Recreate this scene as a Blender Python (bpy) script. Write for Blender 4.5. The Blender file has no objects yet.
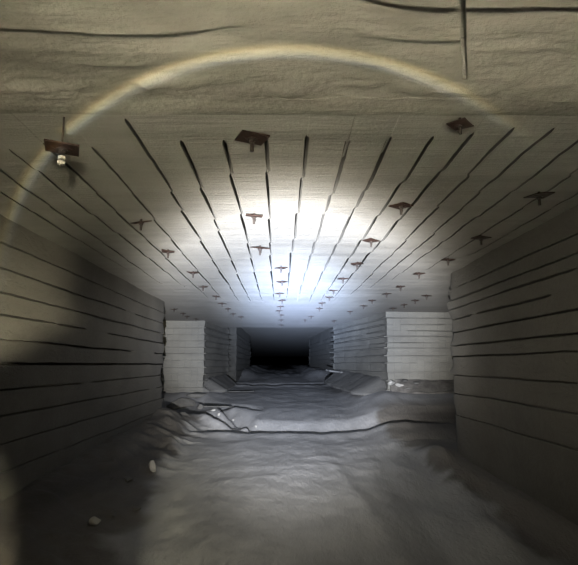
import bpy, bmesh, math, random
from mathutils import Vector, Matrix, noise

random.seed(7)
S = bpy.context.scene
COL = S.collection
CAMZ = 1.6            # eye height; all "relative" heights below are measured from it
F = 560.0             # focal length in pixels for a 578 x 565 frame
H = 1.3               # gallery ceiling above the camera
W = 2.45              # half width of the near gallery

# ------------------------------------------------------------------ helpers
def n3(x, y, z=0.0):
    return noise.noise(Vector((x, y, z)))

def fbm(x, y, z=0.0, o=4):
    return noise.fractal(Vector((x, y, z)), 1.0, 2.0, o)

def link(name, me, mat=None, parent=None):
    o = bpy.data.objects.new(name, me)
    COL.objects.link(o)
    if mat:
        me.materials.append(mat)
    if parent:
        o.parent = parent
    return o

def from_bm(name, bm, mat=None, parent=None, smooth=None):
    me = bpy.data.meshes.new(name)
    bm.normal_update()
    bm.to_mesh(me)
    bm.free()
    if smooth is not None:
        for p in me.polygons:
            p.use_smooth = True
        me.set_sharp_from_angle(angle=math.radians(smooth))
    return link(name, me, mat, parent)

def tag(o, label, cat, group=None):
    o['label'] = label
    o['category'] = cat
    if group:
        o['group'] = group
    return o

def structure(o):
    o['kind'] = 'structure'
    return o

# ------------------------------------------------------------------ camera
PITCH = math.radians(8.28)
YAW = math.radians(0.93)
fwd = Vector((math.sin(YAW) * math.cos(PITCH), math.cos(YAW) * math.cos(PITCH), math.sin(PITCH)))
right = Vector((math.cos(YAW), -math.sin(YAW), 0))
up = right.cross(fwd)
cam_d = bpy.data.cameras.new('camera')
cam = bpy.data.objects.new('camera', cam_d)
COL.objects.link(cam)
cam.matrix_world = Matrix((
    (right.x, up.x, -fwd.x, 0),
    (right.y, up.y, -fwd.y, 0),
    (right.z, up.z, -fwd.z, CAMZ),
    (0, 0, 0, 1)))
cam_d.sensor_fit = 'HORIZONTAL'
cam_d.sensor_width = 36
cam_d.lens = 36 * F / 578
cam_d.clip_start = 0.02
cam_d.clip_end = 200
S.camera = cam

# ------------------------------------------------------------------ materials
def stone(name, base, dark, scale=1.0, bump=0.5, streak=(1, 1, 1), stain=0.35, fine=90.0, rough=0.92, brick=None, amp=0.02):
    m = bpy.data.materials.new(name)
    m.use_nodes = True
    nt = m.node_tree
    N = nt.nodes
    L = nt.links
    b = N['Principled BSDF']
    b.inputs['Roughness'].default_value = rough
    b.inputs['Specular IOR Level'].default_value = 0.15
    tc = N.new('ShaderNodeTexCoord')
    mp = N.new('ShaderNodeMapping')
    mp.inputs['Scale'].default_value = streak
    L.new(tc.outputs['Object'], mp.inputs['Vector'])
    a = N.new('ShaderNodeTexNoise')
    a.inputs['Scale'].default_value = 1.3 * scale
    a.inputs['Detail'].default_value = 8
    a.inputs['Roughness'].default_value = 0.62
    L.new(mp.outputs[0], a.inputs['Vector'])
    r = N.new('ShaderNodeValToRGB')
    r.color_ramp.elements[0].position = 0.5 - stain
    r.color_ramp.elements[0].color = (*dark, 1)
    r.color_ramp.elements[1].position = 0.62
    r.color_ramp.elements[1].color = (*base, 1)
    L.new(a.outputs['Fac'], r.inputs['Fac'])
    L.new(r.outputs['Color'], b.inputs['Base Color'])
    c = N.new('ShaderNodeTexNoise')
    c.inputs['Scale'].default_value = 9 * scale
    c.inputs['Detail'].default_value = 7
    c.inputs['Roughness'].default_value = 0.65
    L.new(mp.outputs[0], c.inputs['Vector'])
    d = N.new('ShaderNodeTexNoise')
    d.inputs['Scale'].default_value = fine
    d.inputs['Detail'].default_value = 3
    L.new(tc.outputs['Object'], d.inputs['Vector'])
    ad = N.new('ShaderNodeMath')
    ad.operation = 'MULTIPLY_ADD'
    L.new(d.outputs['Fac'], ad.inputs[0])
    ad.inputs[1].default_value = 0.22
    L.new(c.outputs['Fac'], ad.inputs[2])
    h = ad.outputs[0]
    if brick:
        mb = N.new('ShaderNodeMapping')
        mb.inputs['Rotation'].default_value = brick
        L.new(tc.outputs['Object'], mb.inputs['Vector'])
        bt = N.new('ShaderNodeTexBrick')
        bt.inputs['Scale'].default_value = 1.0
        bt.inputs['Brick Width'].default_value = 0.55
        bt.inputs['Row Height'].default_value = 0.19
        bt.inputs['Mortar Size'].default_value = 0.012
        bt.inputs['Mortar Smooth'].default_value = 0.4
        L.new(mb.outputs[0], bt.inputs['Vector'])
        s = N.new('ShaderNodeMath')
        s.operation = 'MULTIPLY_ADD'
        L.new(bt.outputs['Fac'], s.inputs[0])
        s.inputs[1].default_value = -0.4
        L.new(h, s.inputs[2])
        h = s.outputs[0]
    bp = N.new('ShaderNodeBump')
    bp.inputs['Strength'].default_value = bump
    bp.inputs['Distance'].default_value = amp
    L.new(h, bp.inputs['Height'])
    L.new(bp.outputs['Normal'], b.inputs['Normal'])
    return m

def plain(name, col, rough=0.7, metal=0.0, var=0.4, scale=30, spec=0.08):
    m = bpy.data.materials.new(name)
    m.use_nodes = True
    N = m.node_tree.nodes
    L = m.node_tree.links
    b = N['Principled BSDF']
    b.inputs['Roughness'].default_value = rough
    b.inputs['Metallic'].default_value = metal
    b.inputs['Specular IOR Level'].default_value = spec
    a = N.new('ShaderNodeTexNoise')
    a.inputs['Scale'].default_value = scale
    a.inputs['Detail'].default_value = 5
    r = N.new('ShaderNodeValToRGB')
    r.color_ramp.elements[0].position = 0.3
    r.color_ramp.elements[1].position = 0.7
    r.color_ramp.elements[0].color = tuple(c * (1 - var) for c in col) + (1,)
    r.color_ramp.elements[1].color = tuple(min(1, c * (1 + var)) for c in col) + (1,)
    L.new(a.outputs['Fac'], r.inputs['Fac'])
    L.new(r.outputs['Color'], b.inputs['Base Color'])
    return m

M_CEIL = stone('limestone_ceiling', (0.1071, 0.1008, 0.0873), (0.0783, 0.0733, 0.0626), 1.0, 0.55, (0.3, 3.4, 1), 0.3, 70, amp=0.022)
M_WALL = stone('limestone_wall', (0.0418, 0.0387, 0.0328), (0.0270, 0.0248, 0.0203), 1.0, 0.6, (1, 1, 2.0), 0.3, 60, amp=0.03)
M_PIL = stone('limestone_pillar', (0.0556, 0.0533, 0.0461), (0.0393, 0.0374, 0.0328), 1.2, 0.6, (1, 1, 2.5), 0.3, 50, brick=(math.pi / 2, 0, math.pi / 2), amp=0.03)
M_FACE = stone('limestone_broken_face', (0.0963, 0.0896, 0.0743), (0.0509, 0.0467, 0.0376), 0.9, 0.5, (.6, 1.8, 1), 0.1, 40, amp=0.04)
M_FLOOR = stone('dusty_floor', (0.1117, 0.1101, 0.1084), (0.0752, 0.0741, 0.0730), 0.8, 0.7, (2.2, 0.8, 1), 0.3, 45, amp=0.03)
M_RUBBLE = stone('grey_rubble_stone', (0.0446, 0.0428, 0.0391), (0.0288, 0.0279, 0.0257), 3.0, 0.7, (1, 1, 1), 0.3, 40, amp=0.03)
M_SOIL = stone('dark_soil_and_rubble', (.065, .060, .054), (.030, .028, .025), 5.0, 0.9, (1, 1, 1), 0.15, 40, amp=0.05)
M_PALE = stone('pale_broken_stone', (0.1485, 0.1441, 0.1321), (0.1106, 0.1046, 0.0950), 4.0, 0.5, (1, 1, 1), 0.3, 60, amp=0.01)
M_RUST = plain('rusty_plate_steel', (0.0095, 0.0045, 0.0028), 0.8, 0.0, 0.5, 22)
M_STEEL = plain('dull_bolt_steel', (0.010, 0.0075, 0.006), 0.6, 0.0, 0.4, 40)
M_BRIGHT = plain('bright_bolt_steel', (0.30, 0.28, 0.25), 0.4, 0.5, 0.2, 40)

# ------------------------------------------------------------------ grooved stone surfaces
def grooved(name, ts, kerfs, s0, s1, place, mat, sub=3, edge=0.15):
    """Stone skin with saw kerfs: kerfs = list of f(t) -> (centre, width, depth) in ascending s."""
    bm = bmesh.new()
    rows = []
    for t in ts:
        prof = []
        ks = [k(t) for k in kerfs]
        prev = s0
        course = 0
        for (c, w, d) in ks + [None or (s1, 0, None)]:
            a = c - w / 2 if d is not None else s1
            for i in range(sub + 1):
                u = i / (sub + 1)
                prof.append((prev + (a - prev) * u, 0.0, course))
            prof.append((a, 0.0, course))
            if d is not None:
                prof.append((c - w / 2 * 0.85, d, course))
                prof.append((c + w / 2 * 0.85, d, course + 1))
                prev = c + w / 2
                course += 1
        rows.append([bm.verts.new(place(s, t, d, cs)) for (s, d, cs) in prof])
    for r0, r1 in zip(rows, rows[1:]):
        for i in range(len(r0) - 1):
            bm.faces.new((r0[i], r0[i + 1], r1[i + 1], r1[i]))
    bmesh.ops.recalc_face_normals(bm, faces=bm.faces)
    return from_bm(name, bm, mat, None, 35)

def frange(a, b, st):
    n = max(1, int(round((b - a) / st)))
    return [a + (b - a) * i / n for i in range(n + 1)]

def sstep(a, b, x):
    u = max(0, min(1, (x - a) / (b - a)))
    return u * u * (3 - 2 * u)

# ---- gallery ceiling: parallel saw kerfs running away from the camera, in staggered strokes
CE0, CE1 = 2.8, 20.2
breaks = [2.8, 3.9, 4.75, 5.7, 6.7, 7.9, 9.3, 10.6, 11.8]
def ceil_kerf(idx, x0, start, end, wmul):
    rnd = random.Random(100 + idx)
    b = [start] + [y + rnd.uniform(-.3, .3) for y in breaks if start + .5 < y < end - .3] + [end]
    segs = []
    off = 0.0
    sgn = rnd.choice((-1, 1))
    for y0, y1 in zip(b, b[1:]):
        sl = -sgn * rnd.uniform(.006, .016)
        segs.append((y0, y1, off, sl, rnd.uniform(.85, 1.2)))
        off = off + sl * (y1 - y0) + sgn * rnd.uniform(.012, .022)
    def f(t):
        for k, (y0, y1, o, sl, wm) in enumerate(segs):
            if y0 <= t <= y1:
                x = o + sl * (t - y0)
                w = .0215 * wm * wmul
                e = min(1, (end - t) / 2.6)
                w *= .72 + .28 * min(1, (y1 - t) / .25) if k < len(segs) - 1 else 1
                w *= .6 + .4 * min(1, (t - y0) / .12) if k else 1
                return (x0 + x + .0015 * n3(t * 6, idx), max(.006, w * (.25 + .75 * e)), .30)
        return (x0, .006, 0.0)
    return f
def on_ceil(px, py):
    d = fwd + right * ((px - 289) / F) + up * ((282.5 - py) / F)
    return d * (H / d.z)
KPX = [(-48, 190), (-30, 165), (10, 150), (45, 176), (93, 148), (125, 118), (182, 143), (224, 142), (266, 140), (307, 138), (348, 140), (390, 137), (433, 136),
       (473, 133), (511, 132), (553, 130), (592, 132), (634, 134), (676, 136)]
KEND = [8, 9, 10, 11, 11.2, 11.6, 11.7, 11.6, 11.7, 11.5, 11.7, 11.8, 11.6, 11.2, 10.5, 9.5, 8.6, 7.6, 6.6]
kx = []
for (px, py), e in zip(KPX, KEND):
    p = on_ceil(px, py)
    kx.append((p.x, max(CE0 + .1, p.y), e))
kx[0] = (kx[2][0] - .49, 3.3, 8)
kx[1] = (kx[2][0] - .25, 3.2, 9)
kx[3] = (kx[2][0] + .25, 3.25, 11)
kx.sort()
ck = [lambda t, s=s: (s, .006, 0.0) for s in (-6.0, -4.2, -3.2)]
ck += [ceil_kerf(i, x, a, b, 1.12 if -1 < x < 1.2 else .9) for i, (x, a, b) in enumerate(kx)]
ck += [lambda t, s=s: (s, .006, 0.0) for s in (3.2, 4.2, 6.0)]
def ceil_place(s, t, d, c):
    z = H + .012 * fbm(s * .9, t * .9, 3) + .006 * n3(s * .6, t * 5.5, 8)
    z += .004 * n3(c * 5.1, math.floor(t * .9 + .4 * n3(c * 3.3, 2)), 5)      # saw strokes stop at slightly different heights
    # outer kerfs lean outward, shaped so lamplight grazes their walls and leaves them dark
    return Vector((s + .85 * d * s / H, t, CAMZ + z + d))
cts = sorted(set([round(v, 3) for v in frange(CE0, 12.2, .05) + frange(12.2, CE1, .2)]))
o = grooved('ceiling', cts, ck, -9.0, 9.0, ceil_place, M_CEIL, 2)
structure(o)

# ceiling beyond the far step, and the far end of the working
def sheet(name, fn, us, vs, mat, smooth=40):
    bm = bmesh.new()
    rows = [[bm.verts.new(fn(u, v)) for u in us] for v in vs]
    for r0, r1 in zip(rows, rows[1:]):
        for i in range(len(us) - 1):
            bm.faces.new((r0[i], r0[i + 1], r1[i + 1], r1[i]))
    bmesh.ops.recalc_face_normals(bm, faces=bm.faces)
    return from_bm(name, bm, mat, None, smooth)

def far_ceil(u, v):
    if v < 0:
        return Vector((u, CE1 + .04 * n3(u * 2, 1), CAMZ + H + .03))
    return Vector((u, CE1 + .05 + v + .04 * n3(u * 2, 1), CAMZ + H + .32 + .03 * fbm(u, v)))
structure(sheet('ceiling_beyond', far_ceil, frange(-9, 9, .4), [-1, 0] + frange(.5, 102, 1.5), M_CEIL))


# ---- rougher ceiling of the chamber the camera stands in, rising gently towards the viewer
KS = .22
def on_chamber(px, py):
    d = fwd + right * ((px - 289) / F) + up * ((282.5 - py) / F)
    return d * ((H + KS * CE0) / (d.z + KS * d.y))
STEPS = [(-60, .03, 9.4, -3, 3), (-16, .036, 2.4, .10, 3), (25, .028, 7.7, -2.8, .05), (32, .032, 1.3, .25, 3), (64, .020, 5.2, -1.3, -.1), (98, .016, 11.2, -1.05, -.35)]
STEPS = sorted((on_chamber(289, p[0]).y, *p[1:]) for p in STEPS)
def cross_kerf(y0, seed):
    return lambda t: (y0 + .006 * n3(t * 1.7, seed + 3) + .004 * n3(t * 9, seed), .005, 0.0)
ck2 = [cross_kerf(p[0], p[2]) for p in STEPS]
def step_sum(c, t):
    """each strip hangs a little lower than the one cut behind it"""
    z = 0.0
    for k, (y0, h, seed, lo, hi) in enumerate(STEPS):
        if k >= c:
            z -= 1.5 * h * sstep(lo, lo + .6, t) * sstep(hi, hi - .6, t) * max(.1, .75 + .7 * n3(t * 1.1, seed))
    return z
J0, J1 = on_chamber(462, -5), on_chamber(464.5, 77)
def cham_place(s, t, d, c):
    lump = (max(0, fbm(t * 2.6, s * 7.5, 1.5)) + .6 * abs(fbm(t * 5, s * 12, 6.5))) * .075
    band = math.exp(-((s - 2.60) / .07) ** 2) + .45 * math.exp(-((s - 2.33) / .10) ** 2) + .12
    u = (s - J0.y) / (J1.y - J0.y)
    xj = J0.x + (J1.x - J0.x) * u
    tt = t - .907 + xj * 1.0                       # columns lean so that one of them follows the long joint
    if abs(t - .907) < .012 and u < 1.02:
        d = max(d, .2)
    z = H + KS * (CE0 - s) + step_sum(c, t) + .016 * fbm(t * 1.1, s * 1.6, 2) + .010 * n3(c * 4.7, t * .5, 9) - (lump - .02) * band * .4
    b = sstep(2.68, 2.84, s)
    z += (H + .012 * fbm(t * .9, s * .9, 3) + .006 * n3(t * .6, s * 5.5, 8) + .004 - z) * b
    k = sstep(1.2, .0, abs(t - .907))
    return Vector((t + (tt - t) * k + .004 * n3(s * 4, 3) * k, s, CAMZ + z + d))
lts = sorted(set([round(v, 4) for v in frange(-2.7, -2.0, .1) + frange(-2.0, 2.2, .02) + frange(2.2, 2.7, .1)] + [.907 - .0125, .907 - .0115, .907, .907 + .0115, .907 + .0125]))
o = grooved('ceiling_chamber', lts, ck2, -6.0, 2.86, cham_place, M_FACE, 11)
structure(o)

# ---- walls and pillars along a plan path
def resample(path, st):
    out = []
    for a, b in zip(path, path[1:]):
        L = (Vector(b) - Vector(a)).length
        k = max(1, int(L / st))
        dirv = (Vector(b) - Vector(a)) / L
        for i in range(k):
            out.append((Vector(a) + dirv * (L * i / k), dirv))
    out.append((Vector(path[-1]), dirv))
    # smoothed directions for mitred corners
    res = []
    for i, (p, dv) in enumerate(out):
        pv = out[max(0, i - 1)][1]
        nd = (dv + pv)
        k = 1.0 / max(.3, (nd.length / 2))
        nd.normalize()
        res.append((p, Vector((nd.y, -nd.x)), k))
    return res

def stone_wall(name, path, kz, z0, z1, mat, st=.14, side=1, seed=0, rough=.02, course=.02, wmul=1.0, chip=.05):
    """side = +1: rock lies to the left of the path direction."""
    pts = resample(path, st)
    corners = [Vector(p) for p in path[1:-1]]
    kfs = []
    for j, (z, w, d) in enumerate(kz):
        def f(t, z=z, w=w, d=d, j=j):
            on = n3(t * .045 * 3, j * 3.7 + seed) > -.42
            return (z + .012 * n3(t * .09, j * 2.2 + seed) + .005 * n3(t * .7, j + seed), (w * wmul * (1 + .35 * n3(t * .4, j * 1.9))) if on else .006, d if on else .0)
        kfs.append(f)
    def place(s, t, d, c):
        p, nrm, k = pts[int(t)]
        nrm = nrm * side
        e = min([(p - q).length for q in corners] + [9])
        ch = chip * max(0, 1 - e / .28) * (.5 + n3(c * 9.1, seed, s * 5))
        out = rough * fbm(t * .13, s * 2.0, seed) + course * n3(c * 3.9 + seed, t * .08, 6) - ch
        # rounded course faces
        q = p + nrm * k * (out - d)
        return Vector((q.x, q.y, CAMZ + s))
    return grooved(name, list(range(len(pts))), kfs, z0, z1, place, mat, 4)

lw = [(-.95, .016, .03), (-.70, .016, .03), (-.46, .018, .05), (-.23, .02, .06), (0.0, .03, .14), (.21, .028, .14), (.43, .026, .13), (.63, .024, .12), (.84, .022, .10), (1.06, .018, .08)]
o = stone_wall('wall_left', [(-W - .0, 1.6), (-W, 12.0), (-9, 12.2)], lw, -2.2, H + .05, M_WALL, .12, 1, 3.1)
structure(o)
rw = [(-.7, .016, .04), (-.4, .016, .05), (-.15, .02, .06), (.1, .022, .1), (.25, .024, .12), (.44, .024, .12), (.62, .026, .13), (.78, .022, .12), (.9, .022, .12), (1.06, .024, .12)]
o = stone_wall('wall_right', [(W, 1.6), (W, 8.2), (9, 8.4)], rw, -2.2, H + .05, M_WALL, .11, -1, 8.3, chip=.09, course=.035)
structure(o)

# pillars of uncut stone left standing between the galleries
pl = [(z, .020, .08) for z in (-.7, -.5, -.30, -.105, .11, .31, .505, .69, .885, 1.08)]
pl2 = [(z, .018, .06) for z in (-.75, -.52, -.27, -.02, .22, .45, .70, .95, 1.15)]
pr = [(-.85, .016, .05), (-.62, .016, .05), (-.4, .02, .06), (-.2, .02, .08), (.02, .024, .09), (.2, .022, .1), (.40, .028, .12), (.52, .02, .08), (.68, .026, .12), (.82, .018, .08), (.98, .022, .1), (1.14, .018, .08)]
o = stone_wall('stone_pillar', [(-8, 17.3), (-2.30, 17.0), (-1.98, 21.4), (-8, 21.6)], pl, -2.0, H + .05, M_PIL, .16, -1, 5.5)
pillar_left = tag(o, 'tall coursed limestone pillar standing past the end of the left wall', 'pillar')
o = stone_wall('stone_pillar', [(-8, 25.5), (-2.6, 24.2), (-1.73, 22.3), (-1.75, 33), (-8, 33)], pl2, -2.0, H + .5, M_PIL, .3, -1, 6.5)
tag(o, 'narrow dim stone pillar edge seen behind the left limestone pillar', 'pillar')
o = stone_wall('stone_pillar', [(8, 14.3), (2.69, 14.0), (1.90, 19.6), (8, 20)], pr, -2.0, H + .05, M_PIL, .15, 1, 2.5, course=.03)
pillar_right = tag(o, 'broad bright limestone pillar with many courses beyond the right wall', 'pillar')
o = stone_wall('stone_pillar', [(8, 24.2), (2.35, 24), (1.9, 36), (8, 36)], pl2, -2.0, H + .5, M_PIL, .3, 1, 7.5)
tag(o, 'dark stone pillar farthest along the right side of the gallery', 'pillar')

# far end, side gallery ends and the chamber around the camera
def quad(name, pts, mat):
    bm = bmesh.new()
    bm.faces.new([bm.verts.new(p) for p in pts])
    bmesh.ops.subdivide_edges(bm, edges=bm.edges, cuts=12, use_grid_fill=True)
    for v in bm.verts:
        v.co += Vector((fbm(v.co.y, v.co.z, 1), fbm(v.co.x, v.co.z, 2), fbm(v.co.x, v.co.y, 3))) * .04
    return structure(from_bm(name, bm, mat, None, 40))
Z0, Z1 = -.8, CAMZ + 3.6
quad('wall_side_left', [(-9, 120, Z0), (-9, 10, Z0), (-9, 10, Z1), (-9, 120, Z1)], M_WALL)
quad('wall_side_right', [(9, 120, Z0), (9, 7, Z0), (9, 7, Z1), (9, 120, Z1)], M_WALL)
quad('wall_chamber_left', [(-W - .1, 2.9, Z0), (-W - .1, -6, Z0), (-W - .1, -6, Z1), (-W - .1, 2.9, Z1)], M_WALL)
quad('wall_chamber_right', [(W + .1, 2.9, Z0), (W + .1, -6, Z0), (W + .1, -6, Z1), (W + .1, 2.9, Z1)], M_WALL)
quad('wall_back', [(-6, -6, Z0), (6, -6, Z0), (6, -6, Z1), (-6, -6, Z1)], M_WALL)
# ------------------------------------------------------------------ floor
PROF = [(-8, -1.6), (0, -1.6), (3, -1.585), (5, -1.52), (8, -1.39), (10, -1.34), (11, -1.33), (12.2, -1.22), (13, -1.14), (14, -1.07), (17, -.94), (20, -.84), (21.5, -.80),
        (22.6, -.74), (23.4, -.70), (26, -.60), (38, -.50), (70, -.5)]
def lerp_prof(P, y):
    for (a, za), (b, zb) in zip(P, P[1:]):
        if y <= b:
            return za + (zb - za) * (y - a) / (b - a)
    return P[-1][1]
def sstep(a, b, x):
    t = max(0, min(1, (x - a) / (b - a)))
    return t * t * (3 - 2 * t)
CR1 = lambda x: 11.0 + .30 * n3(x * .55, 4.2) + .12 * n3(x * 1.9, 1.2) + .03 * n3(x * 6, 3)
CR2 = lambda x: 21.0 + .8 * n3(x * .8, 14.2) + .2 * n3(x * 2.3, 5)
def floor_z(x, y):
    z = lerp_prof(PROF, y)
    z += .035 * fbm(x * .7, y * .35, 1) * sstep(1.5, 5, y) + .018 * fbm(x * 2.6, y * 1.3, 4)
    if 9.5 < y < 13:
        e = CR1(x)
        on = sstep(-2.2, -1.2, x)
        z += on * (.055 * math.exp(-((y - e + .12) / .28) ** 2) * (.7 + .8 * n3(x * 1.1, 9)) - .16 * sstep(e - .02, e + .22, y) * sstep(e + 1.5, e + .7, y))
    if 19.5 < y < 24:
        e = CR2(x)
        z += .05 * math.exp(-((y - e + .15) / .3) ** 2) - .14 * sstep(e - .02, e + .3, y) * sstep(e + 1.8, e + .9, y)
    for (xa, ya, xb, yb, hh, dd) in ((-2.2, 15.6, -.5, 11.5, .05, .13), (-2.1, 13.2, -.9, 11.8, .05, .14), (-1.5, 14.2, -.62, 13.5, .05, .14), (-1.7, 12.6, -.75, 11.9, .05, .14)):
        if xa - .4 < x < xb + .4 and 10 < y < 17:
            e = ya + (yb - ya) * (x - xa) / (xb - xa) + .22 * n3(x * 2.1, ya) + .08 * n3(x * 6, ya)
            on = sstep(xa - .3, xa + .1, x) * sstep(xb + .3, xb - .2, x)
            z += on * (hh * math.exp(-((y - e + .12) / .22) ** 2) - dd * sstep(e - .02, e + .18, y) * sstep(e + 1.1, e + .4, y))
    # wheel ruts and the berm along the right wall
    for xc, wd, hh in ((1.80 + .10 * (y - 4.3), .16, .10), (.95 - .07 * (y - 5.0), .10, .03), (1.35 + .03 * (y - 4), .14, -.04), (-.9, .3, -.02)):
        if y < 9.5:
            z += hh * math.exp(-((x - xc) / wd) ** 2) * sstep(9.5, 7.5, y) * (1 + .4 * n3(x * 3, y * 1.6, 2))
    if y < 9.5:
        z += .20 * sstep(1.95, 2.35, x + .12 * n3(x * 2, y * 1.1, 7)) * sstep(10, 8, y)
    # talus at the foot of the left wall, and the mound at its far corner
    if y < 13.5:
        z += .30 * sstep(-1.45, -2.45, x + .25 * fbm(x * 1.7, y * .9, 12)) * sstep(13.5, 11.5, y)
        z += .07 * max(0, fbm(x * 3.2, y * 3.2, 44)) * sstep(-1.2, -1.7, x)
        z += .10 * math.exp(-((x + 2.35) / .55) ** 2 - ((y - 11.4) / .9) ** 2) * (1 + .5 * n3(x * 3, y * 3, 5))
    # hollow in the cross cut behind the mound
    z -= .45 * math.exp(-((x + 3.1) / .9) ** 2 - ((y - 14.3) / 1.5) ** 2)
    # bank under the right pillar and in the right cross cut
    z += .42 * sstep(1.5, 2.7, x) * sstep(11.2, 13.6, y) * sstep(22, 16, y)
    z += .18 * sstep(1.3, 2.4, x) * sstep(8.6, 10.5, y) * sstep(13.5, 11.5, y)
    # bank under the left pillar
    z += .12 * sstep(-1.3, -2.2, x) * sstep(15.2, 17, y) * sstep(24, 20, y)
    # dark rubble heaps towards the far end
    if y > 24:
        z += .16 * abs(fbm(x * .9, y * .4, 31)) * sstep(24, 30, y)
        z += .3 * sstep(.9, 1.8, abs(x)) * sstep(24, 27, y)
    return z
bm = bmesh.new()
xs = frange(-9, -3.2, .4)[:-1] + frange(-3.2, 3.2, .05) + frange(3.2, 9, .4)[1:]
ys = frange(-6, 2.5, .4)[:-1] + frange(2.5, 12.6, .045)[:-1] + frange(12.6, 24, .11)[:-1] + frange(24, 62, .6)[:-1] + frange(62, 120, 3)
rows = [[bm.verts.new((x, y, CAMZ + floor_z(x, y))) for x in xs] for y in ys]
for r0, r1 in zip(rows, rows[1:]):
    for i in range(len(xs) - 1):
        bm.faces.new((r0[i], r0[i + 1], r1[i + 1], r1[i]))
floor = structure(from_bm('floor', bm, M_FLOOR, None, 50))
# dark rubble with shade painted in along both wall feet, ragged spread stored per vertex
at = floor.data.attributes.new('debris_shade', 'FLOAT', 'POINT')
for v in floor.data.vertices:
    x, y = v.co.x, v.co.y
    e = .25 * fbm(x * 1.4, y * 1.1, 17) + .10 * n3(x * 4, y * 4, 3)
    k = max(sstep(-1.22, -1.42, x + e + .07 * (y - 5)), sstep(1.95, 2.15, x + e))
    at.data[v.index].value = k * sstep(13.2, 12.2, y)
def mix_debris_shade(m, dark, light):
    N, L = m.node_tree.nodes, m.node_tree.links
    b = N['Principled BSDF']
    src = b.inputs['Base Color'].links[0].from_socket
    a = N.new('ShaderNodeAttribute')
    a.attribute_name = 'debris_shade'
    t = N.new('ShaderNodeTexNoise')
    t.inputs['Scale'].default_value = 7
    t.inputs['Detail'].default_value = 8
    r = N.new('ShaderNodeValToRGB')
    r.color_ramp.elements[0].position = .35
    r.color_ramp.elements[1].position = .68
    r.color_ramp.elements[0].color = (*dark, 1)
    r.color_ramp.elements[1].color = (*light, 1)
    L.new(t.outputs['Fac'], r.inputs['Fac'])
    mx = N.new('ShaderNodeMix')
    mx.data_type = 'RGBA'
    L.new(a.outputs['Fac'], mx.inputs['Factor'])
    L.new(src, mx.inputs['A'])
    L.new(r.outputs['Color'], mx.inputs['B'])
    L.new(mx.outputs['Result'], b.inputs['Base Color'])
mix_debris_shade(M_FLOOR, (.020, .018, .016), (.055, .050, .043))

# point where a sight line through a pixel meets the floor
def hit(px, py, extra=0.0):
    d = fwd + right * ((px - 289) / F) + up * ((282.5 - py) / F)
    t = 2.0
    while t < 60:
        p = d * t
        g = floor_z(p.x, p.y)
        if p.z <= g + extra:
            return Vector((p.x, p.y, CAMZ + g))
        t += .01
    return Vector((d.x * 20, d.y * 20, 0))

# ------------------------------------------------------------------ sloping benches at the pillar feet
def bench(pillar, name, path, out_w, top_fn, foot_fn, seed, side):
    """path runs along the pillar foot; the slab slopes from it into the gallery and is undercut at the toe."""
    pts = resample(path, .1)
    bm = bmesh.new()
    prof_u = [-.12, 0, .25, .5, .75, .92, 1.0, .99, .80, .5, .2, -.12]
    rows = []
    for i, (p, nrm, k) in enumerate(pts):
        nrm = nrm * side
        f = i / (len(pts) - 1)
        w = out_w(f) * (.25 + .75 * sstep(0, .16, f) * sstep(1, .9, f)) * (1 + .18 * n3(i * .11, seed) + .08 * n3(i * .45, seed))
        zt, zf = top_fn(f), foot_fn(f)
        zt -= .25 * (1 - sstep(0, .12, f))
        row = []
        for j, u in enumerate(prof_u):
            q = p + nrm * (w * u)
            if j <= 6:
                z = zt + (zf + .12 - zt) * max(0, u) + .035 * fbm(q.x * 2.2, q.y * 2.2, seed)
            elif j == 7:
                z = zf + .06
            else:
                z = zf + .045 - .14 * (1 - u)
            row.append(bm.verts.new((q.x, q.y, CAMZ + z)))
        rows.append(row)
    n = len(prof_u)
    for r0, r1 in zip(rows, rows[1:]):
        for j in range(n):
            bm.faces.new((r0[j], r0[(j + 1) % n], r1[(j + 1) % n], r1[j]))
    bm.faces.new(rows[0])
    bm.faces.new(rows[-1][::-1])
    bmesh.ops.recalc_face_normals(bm, faces=bm.faces)
    return from_bm(name, bm, M_RUBBLE if 'bench' in name else M_SOIL, pillar, 40)
bench(pillar_right, 'foot_bench', [(2.67, 14.0), (1.90, 19.5)], lambda f: .74 - .25 * f, lambda f: -.37 + .22 * f, lambda f: -.86 + .18 * f, 3.3, -1)
bench(pillar_right, 'rubble_ledge', [(6.5, 14.15), (2.72, 13.97)], lambda f: .55, lambda f: -.40, lambda f: -.80, 9.3, -1)
bench(pillar_left, 'foot_bench', [(-2.28, 17.0), (-1.99, 21.3)], lambda f: .62 - .2 * f, lambda f: -.45 + .1 * f, lambda f: -.93 + .12 * f, 5.3, 1)

# ------------------------------------------------------------------ loose stones and slabs
def rock_mesh(seed, size, mat, flat=1.0):
    rnd = random.Random(seed)
    bm = bmesh.new()
    bmesh.ops.create_icosphere(bm, subdivisions=3, radius=1)
    cuts = [(Vector((rnd.uniform(-1, 1), rnd.uniform(-1, 1), rnd.uniform(-1, 1))).normalized(), rnd.uniform(.35, .7)) for _ in range(11)]
    for v in bm.verts:
        for nrm, d in cuts:
            k = v.co.dot(nrm) - d
            if k > 0:
                v.co -= nrm * k
        v.co *= 1 + .05 * fbm(v.co.x * 2 + seed, v.co.y * 2, v.co.z * 2)
        v.co = Vector((v.co.x * size[0] / 2, v.co.y * size[1] / 2, v.co.z * size[2] / 2))
    me = bpy.data.meshes.new('rock')
    bm.to_mesh(me)
    bm.free()
    me.materials.append(mat)
    return me

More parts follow.
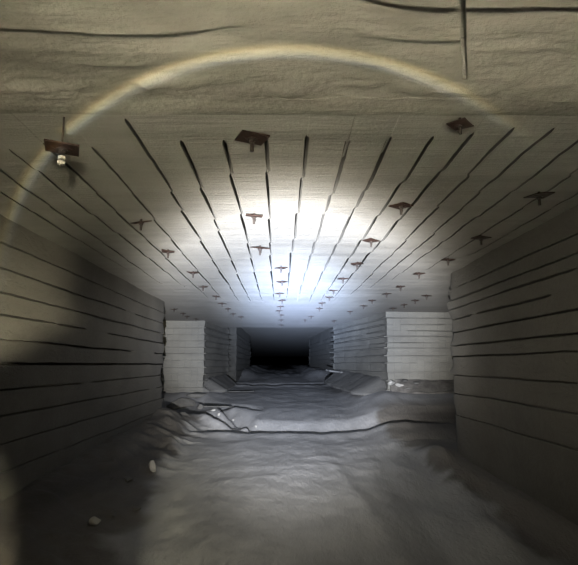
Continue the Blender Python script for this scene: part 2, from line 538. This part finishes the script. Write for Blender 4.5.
def slab_mesh(seed, lx, ly, th, curl, mat):
    """irregular broken plate of crust, its far rim curling up"""
    bm = bmesh.new()
    rnd = random.Random(seed)
    n = 34
    rim = []
    for i in range(n):
        a = 2 * math.pi * i / n
        r = 1 + .45 * n3(math.cos(a) * 1.3 + seed, math.sin(a) * 1.3) + .22 * n3(math.cos(a) * 4, math.sin(a) * 4 + seed)
        rim.append((math.cos(a) * r, math.sin(a) * r))
    layers = []
    for top in (1, 0):
        rings = []
        for k in (1.0, .97, .7, .4):
            row = []
            for (x, y) in rim:
                X, Y = x * k * lx / 2, y * k * ly / 2
                z = curl * (k ** 2) * .35 * max(0, -.1 - y * .9 + .3 * x) + .012 * fbm(X * 4 + seed, Y * 4)
                z += (th / 2 if top else -th / 2) * (.55 if k == 1.0 else 1)
                row.append(bm.verts.new((X, Y, z)))
            rings.append(row)
        c = bm.verts.new((0, 0, (th / 2 if top else -th / 2)))
        for r0, r1 in zip(rings, rings[1:]):
            for i in range(n):
                bm.faces.new((r0[i], r0[(i + 1) % n], r1[(i + 1) % n], r1[i]))
        for i in range(n):
            bm.faces.new((rings[-1][i], rings[-1][(i + 1) % n], c))
        layers.append(rings[0])
    for i in range(n):
        bm.faces.new((layers[0][i], layers[0][(i + 1) % n], layers[1][(i + 1) % n], layers[1][i]))
    bmesh.ops.recalc_face_normals(bm, faces=bm.faces)
    me = bpy.data.meshes.new('stone_slab')
    bm.to_mesh(me)
    bm.free()
    for p in me.polygons:
        p.use_smooth = True
    me.set_sharp_from_angle(angle=math.radians(40))
    me.materials.append(mat)
    return me

# (pixel x, pixel y of its foot, width m, depth m, height m, pale?, label)
stones = [
    (152, 471, .17, .15, .16, 1, 'bright pale stone lying near the far foot of the left wall'),
    (95, 526, .13, .11, .10, 1, 'pale angular stone in the dark on the left floor'),
    (113, 515, .25, .09, .06, 0, 'long narrow grey stone beside the pale angular stone on left floor'),
    (136, 511, .10, .10, .06, 0, 'small dim stone right of the long narrow stone on left floor'),
    (127, 483, .20, .14, .09, 0, 'dull grey stone between the left wall and the bright pale stone'),
    (199, 410, .24, .20, .20, 0, 'upright grey rock behind the cluster of pale stones on left bank'),
    (214, 411, .18, .12, .06, 1, 'flat pale stone on top of the left bank rubble'),
    (219, 416, .09, .09, .10, 1, 'small pale stone just below the flat pale stone on left bank'),
    (233, 421, .08, .08, .07, 1, 'tiny pale stone halfway along the left end of the crust edge'),
    (256, 428, .07, .07, .08, 1, 'lone bright pebble at the crust edge near the floor centre'),
    (184, 408, 1.1, .6, .34, 0, 'dark low boulder at the far corner of the left wall'),
    (196, 398, .7, .50, .26, 0, 'dark rock sitting in the hollow before the left pillar'),
]
for i, (px, py, a, b, c, pale, lab) in enumerate(stones):
    p = hit(px, py)
    o = link('rock', rock_mesh(40 + i, (a, b, c), M_PALE if pale else M_RUBBLE))
    o.location = p + Vector((0, b * .2, c * .30))
    o.rotation_euler = (0, 0, random.uniform(0, 3))
    tag(o, lab, 'rock')
# rounded rubble on the right ledge
for i, (x, y, z, a, b, c, pale, lab) in enumerate([
    (2.68, 13.60, -.43, .26, .22, .17, 1, 'rounded pale boulder at the front corner of the right pillar'),
    (2.88, 13.62, -.50, .22, .16, .10, 1, 'oval pale stone just right of the rounded pale boulder'),
    (3.05, 13.52, -.58, .20, .15, .08, 0, 'grey stone on the middle of the right rubble ledge'),
    (3.30, 13.66, -.47, .34, .2, .10, 0, 'wide grey stone nearest the right wall on the rubble ledge'),
    (3.00, 13.72, -.41, .30, .2, .09, 0, 'flat grey stone against the right pillar face above rubble ledge')]):
    o = link('rock', rock_mesh(80 + i, (a, b, c), M_PALE if pale else M_RUBBLE))
    o.location = (x, y, CAMZ + z)
    o.rotation_euler = (0, 0, random.uniform(0, 3))
    tag(o, lab, 'rock')
# (pixel x, y, length, depth, thickness, curl, lift, yaw, label)
slabs = [
    (239, 394, .80, 1.3, .03, .10, .0, -.25, 'large flat crust slab lying at the inner foot of the left pillar'),
    (216, 410, .75, .6, .025, .08, .0, -.5, 'thin broken crust slab on the left bank of rubble'),
]
for i, (px, py, lx, ly, th, cu, lift, yaw, lab) in enumerate(slabs):
    p = hit(px, py)
    o = link('stone_slab', slab_mesh(20 + i, lx, ly, th, cu, M_RUBBLE))
    o.location = p + Vector((0, ly * .45, lift + .03 + max(0, floor_z(p.x, p.y + ly * .5) - (p.z - CAMZ)) * .6))
    o.rotation_euler = (0, 0, yaw)
    tag(o, lab, 'slab')
o = link('stone_slab', slab_mesh(61, .55, .7, .05, .03, M_RUBBLE))
o.location = (1.62, 18.3, CAMZ - .13)
o.rotation_euler = (.05, .12, .2)
o.location = (1.80, 18.3, CAMZ - .24)
tag(o, 'flat stone slab jutting out over the far end of the right bench', 'slab')

# ------------------------------------------------------------------ rock bolts
def plate_bm(size, bend):
    bm = bmesh.new()
    n = 6
    g = {}
    for k, z in ((0, .004), (1, -.004)):
        for i in range(n + 1):
            for j in range(n + 1):
                u, v = i / n * 2 - 1, j / n * 2 - 1
                r = math.hypot(u, v)
                dome = -.012 * max(0, 1 - (r / .45) ** 2) if r < .45 else 0
                g[k, i, j] = bm.verts.new((u * size / 2, v * size / 2, z + dome + bend * (u * u * .5 + u * v * .4) * size))
    for i in range(n):
        for j in range(n):
            bm.faces.new((g[0, i, j], g[0, i + 1, j], g[0, i + 1, j + 1], g[0, i, j + 1]))
            bm.faces.new((g[1, i, j], g[1, i, j + 1], g[1, i + 1, j + 1], g[1, i + 1, j]))
    for i in range(n):
        for a, b in (((i, 0), (i + 1, 0)), ((i + 1, n), (i, n)), ((0, i + 1), (0, i)), ((n, i), (n, i + 1))):
            bm.faces.new((g[0, a[0], a[1]], g[1, a[0], a[1]], g[1, b[0], b[1]], g[0, b[0], b[1]]))
    bmesh.ops.recalc_face_normals(bm, faces=bm.faces)
    return bm
def cyl_bm(r, z0, z1, seg=10, r2=None):
    bm = bmesh.new()
    bmesh.ops.create_cone(bm, cap_ends=True, segments=seg, radius1=r if r2 is None else r2, radius2=r, depth=z1 - z0)
    bmesh.ops.translate(bm, verts=bm.verts, vec=(0, 0, (z0 + z1) / 2))
    return bm
def mesh_of(bm, mat, nm):
    me = bpy.data.meshes.new(nm)
    bm.normal_update()
    bm.to_mesh(me)
    bm.free()
    me.materials.append(mat)
    return me
PLATES = [mesh_of(plate_bm(.17, b), M_RUST, 'plate') for b in (0.0, .05, -.06, .10)]
NUT = mesh_of(cyl_bm(.019, -.034, -.012, 6), M_STEEL, 'nut')
WASHER = mesh_of(cyl_bm(.03, -.014, -.009, 14), M_STEEL, 'washer')
SHANK = mesh_of(cyl_bm(.0115, -.085, .14, 10), M_STEEL, 'shank')

def bolt(px, py, label, scale=1.0, yaw=None, drop=.028, tilt=(0, 0), kind=None):
    """one rock bolt: its plate stands a little below the ceiling where the sight line meets that level"""
    d = fwd + right * ((px - 289) / F) + up * ((282.5 - py) / F)
    p = d * ((H - drop) / d.z)
    root = bpy.data.objects.new('rock_bolt', None)
    COL.objects.link(root)
    root.empty_display_size = .1
    root.location = (p.x, p.y, CAMZ + p.z)
    rnd = random.Random(int(px * 31 + py))
    root.rotation_euler = (0, 0, rnd.uniform(-.5, .5) if yaw is None else yaw)
    root.scale = (scale, scale, scale)
    pl_ = bpy.data.objects.new('mounting_plate', PLATES[rnd.randrange(4) if kind is None else kind])
    COL.objects.link(pl_)
    pl_.parent = root
    pl_.rotation_euler = (tilt[0] + rnd.uniform(.0, .07), tilt[1] + rnd.uniform(-.08, .08), 0)
    for nm, me in (('washer', WASHER), ('nut', NUT), ('shank', SHANK)):
        q = bpy.data.objects.new(nm, me)
        COL.objects.link(q)
        q.parent = root
    tag(root, label, 'rock bolt', 'rock bolts in the gallery ceiling')
    return root

# hanging bolt, upper left
hang = bolt(62, 148, 'rock bolt hanging lowest from the ceiling with a big shadow, upper left', 1.0, .35, .17, kind=0)
for ch in hang.children:
    if ch.name.startswith('shank'):
        ch.data = mesh_of(cyl_bm(.005, -.10, .30, 10), M_STEEL, 'shank')
for z0 in (-.055, -.082):
    q = link('bright_nut', mesh_of(cyl_bm(.021, z0 - .008, z0 + .008, 6), M_BRIGHT, 'bright_nut'), None, hang)
    q['label'] = 'bright steel nut'

ORD = ['first', 'second', 'third', 'fourth', 'fifth', 'sixth', 'seventh', 'eighth', 'ninth', 'tenth', 'eleventh', 'twelfth']
bolt(252, 138, 'largest square rusty bolt plate at top centre, nearest of the middle line', .95, .35, kind=0, tilt=(.03, .05))
bolt(460, 125, 'dark diamond bolt plate at upper right with long pointed bolt, under the rough ceiling', .62, .80, .035, kind=1)
bolt(141, 222, 'tilted dark bolt plate on the left line, next after the hanging bolt', .9, .5, tilt=(.15, -.3), kind=2)
bolt(254, 216, 'edge-on bolt plate with short stem, second along the middle line', .85, .1, kind=0, tilt=(.13, 0))
bolt(401, 206, 'dark diamond bolt plate right of centre, second along the right line', .85, .75, kind=0)
bolt(539, 195, 'dark bolt plate nearest the right wall and right picture edge', .95, .1, kind=2)
bolt(168, 252, 'bent dark bolt plate on the left line, third from the hanging bolt', .85, .2, kind=3)
bolt(260, 248, 'flat reddish diamond bolt plate with no stem, in the bright middle ceiling', .95, .65, kind=0, tilt=(.12, 0))
bolt(371, 241, 'small reddish bolt plate third along the line right of centre', .75, .6, kind=1)
bolt(481, 238, 'dark bolt plate in shade over the right wall, second from the right edge', .85, .3, kind=1)

def line(pts, where, first, step=0):
    for k, (x, y) in enumerate(pts):
        bolt(x, y, 'small bolt plate in ' + where + ', ' + ORD[k + first] + ' from the camera', .8)
line([(193, 273), (203, 287), (216, 296.5), (222, 303.5), (228, 309), (233, 314), (241, 317)], 'the left ceiling line', 3)
line([(281, 268), (282, 282), (279.5, 293.5), (282, 300.5), (280.5, 306.5), (279, 311), (281, 315), (281, 320), (281, 325)], 'the middle ceiling line', 3)
line([(357, 264), (343, 279), (333.4, 290.7), (329.3, 297.4), (322, 303.3), (319.4, 308.6), (311, 316.4), (305, 320)], 'the line right of centre', 3)
line([(448, 260), (419, 274), (400.4, 287), (386.5, 294), (372, 300.6), (363.5, 306), (350, 311.7), (334, 321)], 'the line along the right wall', 2)
line([(426.5, 296), (415, 300.6), (404, 304.9), (393, 308.4)], 'the short row before the right pillar', 0)
line([(174, 309.5), (183, 313.5), (187, 316.5), (196, 319)], 'the short row before the left pillar', 0)

# ------------------------------------------------------------------ the person holding the camera, whose shadow falls on the left wall
def skin_mesh(name, joints, edges, mat, parent=None, sub=2):
    me = bpy.data.meshes.new(name)
    me.from_pydata([j[:3] for j in joints], edges, [])
    o = link(name, me, mat, parent)
    md = o.modifiers.new('skin', 'SKIN')
    sk = me.skin_vertices[0].data if me.skin_vertices else None
    if sk is None:
        bm = bmesh.new()
        bm.from_mesh(me)
        bm.verts.layers.skin.verify()
        bm.to_mesh(me)
        bm.free()
        sk = me.skin_vertices[0].data
    for i, j in enumerate(joints):
        r = j[3]
        sk[i].radius = (r, r) if not isinstance(r, tuple) else r
    sk[0].use_root = True
    md.use_smooth_shade = True
    ss = o.modifiers.new('sub', 'SUBSURF')
    ss.levels = sub
    ss.render_levels = sub
    return o

M_SKIN = plain('skin', (.45, .28, .20), .6, 0, .08, 12)
M_COAT = plain('dark_jacket_cloth', (.035, .04, .05), .9, 0, .3, 60)
M_TROUSER = plain('grey_trouser_cloth', (.06, .06, .065), .9, 0, .3, 60)
M_BOOT = plain('boot_rubber', (.02, .018, .016), .6, 0, .3, 40)
M_HAIR = plain('dark_hair', (.02, .015, .012), .7, 0, .4, 90)
PX, PY = -.02, -.52
def P(x, y, z, r):
    return (PX + x, PY + y, z, r)
body_j = [P(0, 0, .96, (.11, .10)), P(0, .0, 1.12, (.105, .095)), P(0, -.01, 1.30, (.165, .11)), P(0, -.01, 1.47, (.15, .10)), P(0, .005, 1.55, (.07, .07)), P(0, .015, 1.60, (.06, .062)),
          P(0, .03, 1.68, (.072, .088)), P(0, .02, 1.77, (.078, .10)), P(0, .015, 1.83, (.062, .08))]
body_e = [(0, 1), (1, 2), (2, 3), (3, 4), (4, 5), (5, 6), (6, 7), (7, 8)]
def limb(J, Ed, root, pts):
    k = root
    for p in pts:
        J.append(p)
        Ed.append((k, len(J) - 1))
        k = len(J) - 1
    return k
arms = {}
for sx in (-1, 1):
    limb(body_j, body_e, 0, [P(sx * .095, .0, .88, .088), P(sx * .105, .02, .50, .058), P(sx * .11, -.01, .28, .055), P(sx * .115, -.02, .09, .038), P(sx * .12, .06, .045, .042), P(sx * .13, .17, .03, .03)])
    hand = limb(body_j, body_e, 3, [P(sx * .18, .0, 1.50, .06), P(sx * .26, .02, 1.45, .047), P(sx * .32, .08, 1.42, .042), P(sx * .18, .23, 1.46, .033), P(sx * .10, .33, 1.46, .026)])
    palm = limb(body_j, body_e, hand, [P(sx * .085, .365, 1.51, .03)])
    for q, ln in enumerate((.036, .041, .038, .030)):
        bz = 1.545 - q * .021
        limb(body_j, body_e, palm, [P(sx * .082, .375, bz, .0105), P(sx * .075, .375 + ln * .8, bz + .006, .0092), P(sx * .05, .375 + ln * 1.05, bz + .008, .0085), P(sx * .03, .375 + ln * .9, bz + .008, .0075)])
    limb(body_j, body_e, palm, [P(sx * .07, .355, 1.54, .0115), P(sx * .05, .35, 1.57, .0105), P(sx * .03, .355, 1.585, .009)])
person = skin_mesh('person', body_j, body_e, M_SKIN)
# face: nose and ears
bmf = bmesh.new()
bmesh.ops.create_uvsphere(bmf, u_segments=12, v_segments=8, radius=1)
for v in bmf.verts:
    v.co = Vector((PX + v.co.x * .014, PY + .122 + v.co.y * .02, 1.715 + v.co.z * .026))
from_bm('nose', bmf, M_SKIN, person, 60)
for sx in (-1, 1):
    for nm, (ex, ey, ez), (rx, ry, rz), mt in (('ear', (.08, .015, 1.72), (.012, .022, .034), M_SKIN), ('eye', (.03, .108, 1.745), (.013, .010, .008), M_HAIR)):
        bmf = bmesh.new()
        bmesh.ops.create_uvsphere(bmf, u_segments=12, v_segments=8, radius=1)
        for v in bmf.verts:
            v.co = Vector((PX + sx * ex + v.co.x * rx, PY + ey + v.co.y * ry, ez + v.co.z * rz))
        from_bm(nm, bmf, mt, person, 60)
bmf = bmesh.new()
bmesh.ops.create_uvsphere(bmf, u_segments=12, v_segments=8, radius=1)
for v in bmf.verts:
    v.co = Vector((PX + v.co.x * .026, PY + .116 + v.co.y * .008, 1.668 + v.co.z * .007))
from_bm('mouth', bmf, M_HAIR, person, 60)
bmf = bmesh.new()
bmesh.ops.create_uvsphere(bmf, u_segments=24, v_segments=16, radius=1)
for v in list(bmf.verts):
    v.co = Vector((v.co.x * .092, v.co.y * .112, v.co.z * .10))
bmesh.ops.delete(bmf, geom=[v for v in bmf.verts if v.co.z < -.01 + max(0, v.co.y) * .45], context='VERTS')
for v in bmf.verts:
    v.co += Vector((PX, PY + .012, 1.775))
hair = from_bm('hair', bmf, M_HAIR, person, 60)
hair.modifiers.new('thick', 'SOLIDIFY').thickness = .012
jj = [P(0, 0, .84, (.15, .125)), P(0, 0, 1.08, (.115, .105)), P(0, -.01, 1.30, (.19, .135)), P(0, -.01, 1.47, (.18, .125)), P(0, -.01, 1.57, (.12, .11)), P(0, -.035, 1.66, (.105, .095))]
je = [(0, 1), (1, 2), (2, 3), (3, 4), (4, 5)]
for sx in (-1, 1):
    limb(jj, je, 3, [P(sx * .19, .0, 1.51, .085), P(sx * .26, .02, 1.46, .066), P(sx * .322, .08, 1.42, .055), P(sx * .185, .225, 1.458, .043), P(sx * .125, .305, 1.465, .04)])
skin_mesh('jacket', jj, je, M_COAT, person)
tj = [P(0, 0, 1.02, (.125, .115)), P(0, 0, .90, (.16, .12))]
te = [(0, 1)]
for sx in (-1, 1):
    limb(tj, te, 1, [P(sx * .095, 0, .80, .10), P(sx * .105, .02, .50, .075), P(sx * .11, -.01, .28, .068), P(sx * .115, -.02, .10, .062)])
skin_mesh('trousers', tj, te, M_TROUSER, person)
for sx in (-1, 1):
    skin_mesh('boot', [P(sx * .115, -.03, .16, .056), P(sx * .116, -.025, .06, .054), P(sx * .122, .09, .047, .05), P(sx * .13, .19, .04, .042)], [(0, 1), (1, 2), (2, 3)], M_BOOT, person)
tag(person, 'person standing behind the viewpoint, whose head and shoulders shadow falls on the left wall', 'person')

# ------------------------------------------------------------------ lights
def lamp(name, loc, power, radius, axis, prof, tint, ring=None):
    ld = bpy.data.lights.new(name, 'SPOT')
    ld.energy = power
    ld.shadow_soft_size = radius
    ld.spot_size = math.radians(170)
    ld.spot_blend = .2
    lo = bpy.data.objects.new(name, ld)
    COL.objects.link(lo)
    lo.location = loc
    ax = Vector(axis).normalized()
    lo.rotation_euler = ax.to_track_quat('-Z', 'Y').to_euler()
    ld.use_nodes = True
    nt = ld.node_tree
    N, L = nt.nodes, nt.links
    em = N['Emission']
    ge = N.new('ShaderNodeNewGeometry')
    def vdot(v):
        n = N.new('ShaderNodeVectorMath')
        n.operation = 'DOT_PRODUCT'
        L.new(ge.outputs['Incoming'], n.inputs[0])
        n.inputs[1].default_value = v
        return n.outputs['Value']
    def mth(op, a, b=None, c=None, clamp=False):
        n = N.new('ShaderNodeMath')
        n.operation = op
        n.use_clamp = clamp
        for i, v in enumerate((a, b, c)):
            if v is None:
                continue
            if isinstance(v, (int, float)):
                n.inputs[i].default_value = v
            else:
                L.new(v, n.inputs[i])
        return n.outputs[0]
    ca = mth('ABSOLUTE', vdot(ax))
    ang = mth('MULTIPLY', mth('ARCCOSINE', mth('MINIMUM', ca, 1.0)), 180 / math.pi / 90)   # 0..1 for 0..90 degrees
    rp = N.new('ShaderNodeValToRGB')
    rp.color_ramp.interpolation = 'B_SPLINE' if False else 'LINEAR'
    while len(rp.color_ramp.elements) < len(prof):
        rp.color_ramp.elements.new(.5)
    lo_log = -5.0
    for e, (a, v) in zip(rp.color_ramp.elements, prof):
        e.position = a / 90
    for e, (a, v) in zip(rp.color_ramp.elements, prof):
        g = (math.log10(max(v, 10 ** lo_log)) - lo_log) / -lo_log
        e.color = (g, g, g, 1)
    L.new(ang, rp.inputs['Fac'])
    sep = N.new('ShaderNodeSeparateColor')
    L.new(rp.outputs['Color'], sep.inputs[0])
    st = mth('POWER', 10.0, mth('MULTIPLY_ADD', sep.outputs[0], -lo_log, lo_log))
    cr = N.new('ShaderNodeValToRGB')
    while len(cr.color_ramp.elements) < len(tint):
        cr.color_ramp.elements.new(.5)
    for e, (a, c) in zip(cr.color_ramp.elements, tint):
        e.position = a / 90
    for e, (a, c) in zip(cr.color_ramp.elements, tint):
        e.color = (*c, 1)
    L.new(ang, cr.inputs['Fac'])
    col = cr.outputs['Color']
    sc = N.new('ShaderNodeVectorMath')
    sc.operation = 'SCALE'
    L.new(col, sc.inputs[0])
    L.new(st, sc.inputs['Scale'])
    res = sc.outputs[0]
    if ring:
        a0, stops, amp, rax = ring
        rax = Vector(rax).normalized()
        rang = mth('MULTIPLY', mth('ARCCOSINE', mth('MINIMUM', mth('ABSOLUTE', vdot(rax)), 1.0)), 180 / math.pi / 90)
        rr = N.new('ShaderNodeValToRGB')
        while len(rr.color_ramp.elements) < len(stops):
            rr.color_ramp.elements.new(.5)
        for e, (a, c) in zip(rr.color_ramp.elements, stops):
            e.position = (a + 5) / 10
        for e, (a, c) in zip(rr.color_ramp.elements, stops):
            e.color = (*c, 1)
        rel = mth('MULTIPLY_ADD', mth('SUBTRACT', rang, a0 / 90), 9.0, .5, clamp=True)
        L.new(rel, rr.inputs['Fac'])
        # the ring is an arc: full above the axis, dying out to the right
        vz = vdot((0, 0, 1))
        vx = vdot((1, 0, 0))
        # Incoming points from the lit point's side; sign fixed with the axis component
        sg = mth('SIGN', vdot(ax))
        az = mth('ARCTAN2', mth('MULTIPLY', vz, sg), mth('MULTIPLY', vx, sg))
        m1 = N.new('ShaderNodeMapRange')
        m1.interpolation_type = 'SMOOTHSTEP'
        m1.inputs['From Min'].default_value = math.radians(40)
        m1.inputs['From Max'].default_value = math.radians(72)
        L.new(az, m1.inputs['Value'])
        m3 = N.new('ShaderNodeMapRange')
        m3.interpolation_type = 'SMOOTHSTEP'
        m3.inputs['From Min'].default_value = math.radians(168)
        m3.inputs['From Max'].default_value = math.radians(150)
        L.new(az, m3.inputs['Value'])
        m2 = N.new('ShaderNodeVectorMath')
        m2.operation = 'SCALE'
        L.new(rr.outputs['Color'], m2.inputs[0])
        L.new(mth('MULTIPLY', mth('MULTIPLY', m1.outputs[0], m3.outputs[0]), amp), m2.inputs['Scale'])
        ad = N.new('ShaderNodeVectorMath')
        ad.operation = 'ADD'
        L.new(res, ad.inputs[0])
        L.new(m2.outputs[0], ad.inputs[1])
        res = ad.outputs[0]
    L.new(res, em.inputs['Color'])
    em.inputs['Strength'].default_value = 1.0
    return lo

# beam profiles: (degrees off axis, relative strength)
# torch held by the photographer beside the camera: tight cool beam with a coloured ring at its rim
PA = [(0, 900), (2.1, 860), (4.8, 540), (7.4, 215), (9, 118), (10.5, 106), (11.5, 102), (13.5, 84), (15.5, 36), (17.5, 10), (19, 3.8), (20.5, 1.4), (23, .55), (26, .22), (32, .08), (60, .02)]
PA = [(a, v / 1300) for a, v in PA]
RING = (27.73, [(-.8, (0, 0, 0)), (-.45, (.28, .36, .46)), (-.15, (.88, .90, .70)), (.1, (1.0, .93, .46)), (.3, (.60, .42, .12)), (.65, (0, 0, 0))], .0037, (math.tan(math.radians(2.958)), 1, math.tan(math.radians(10.008))))
TA = [(0, (.48, .62, 1.0)), (5, (.54, .68, 1.0)), (9, (.74, .82, 1.0)), (14, (.92, .94, 1.0)), (19, (1.0, .94, .80)), (26, (1.0, .90, .66))]
lamp('hand_torch', (-.13, -.10, CAMZ - .50), 640000, .015, (.040, 1, .130), PA, TA, RING)
# lamp on the photographer's forehead: wide weak warm flood
PC = [(0, .8), (10, .8), (18, .78), (26, .74), (32, .45), (40, .13), (55, .025), (75, .01)]
lamp('head_lamp', (.03, -.25, CAMZ + .35), 1650, .025, (.14, 1, .30), PC, [(0, (1.0, .93, .74)), (90, (1.0, .92, .70))])
# a second person's torch behind, to the right: weak warm flood towards the left wall
PB = [(0, 1.0), (7, .9), (10, .66), (13, .32), (16, .13), (20, .055), (26, .03), (40, .006), (80, .001)]
LB = (.50, -2.3, CAMZ - .06)
lamp('flood_torch', LB, 24000, .05, (-.42, 1, -.085), PB, [(0, (1.0, .92, .66)), (90, (1.0, .9, .62))])

w = bpy.data.worlds.new('world')
w.use_nodes = True
w.node_tree.nodes['Background'].inputs[0].default_value = (0.02, 0.022, 0.028, 1)
w.node_tree.nodes['Background'].inputs[1].default_value = 0.0
S.world = w

S.view_settings.view_transform = 'Standard'
S.view_settings.look = 'None'
S.view_settings.exposure = 0.0
S.view_settings.gamma = 1.0
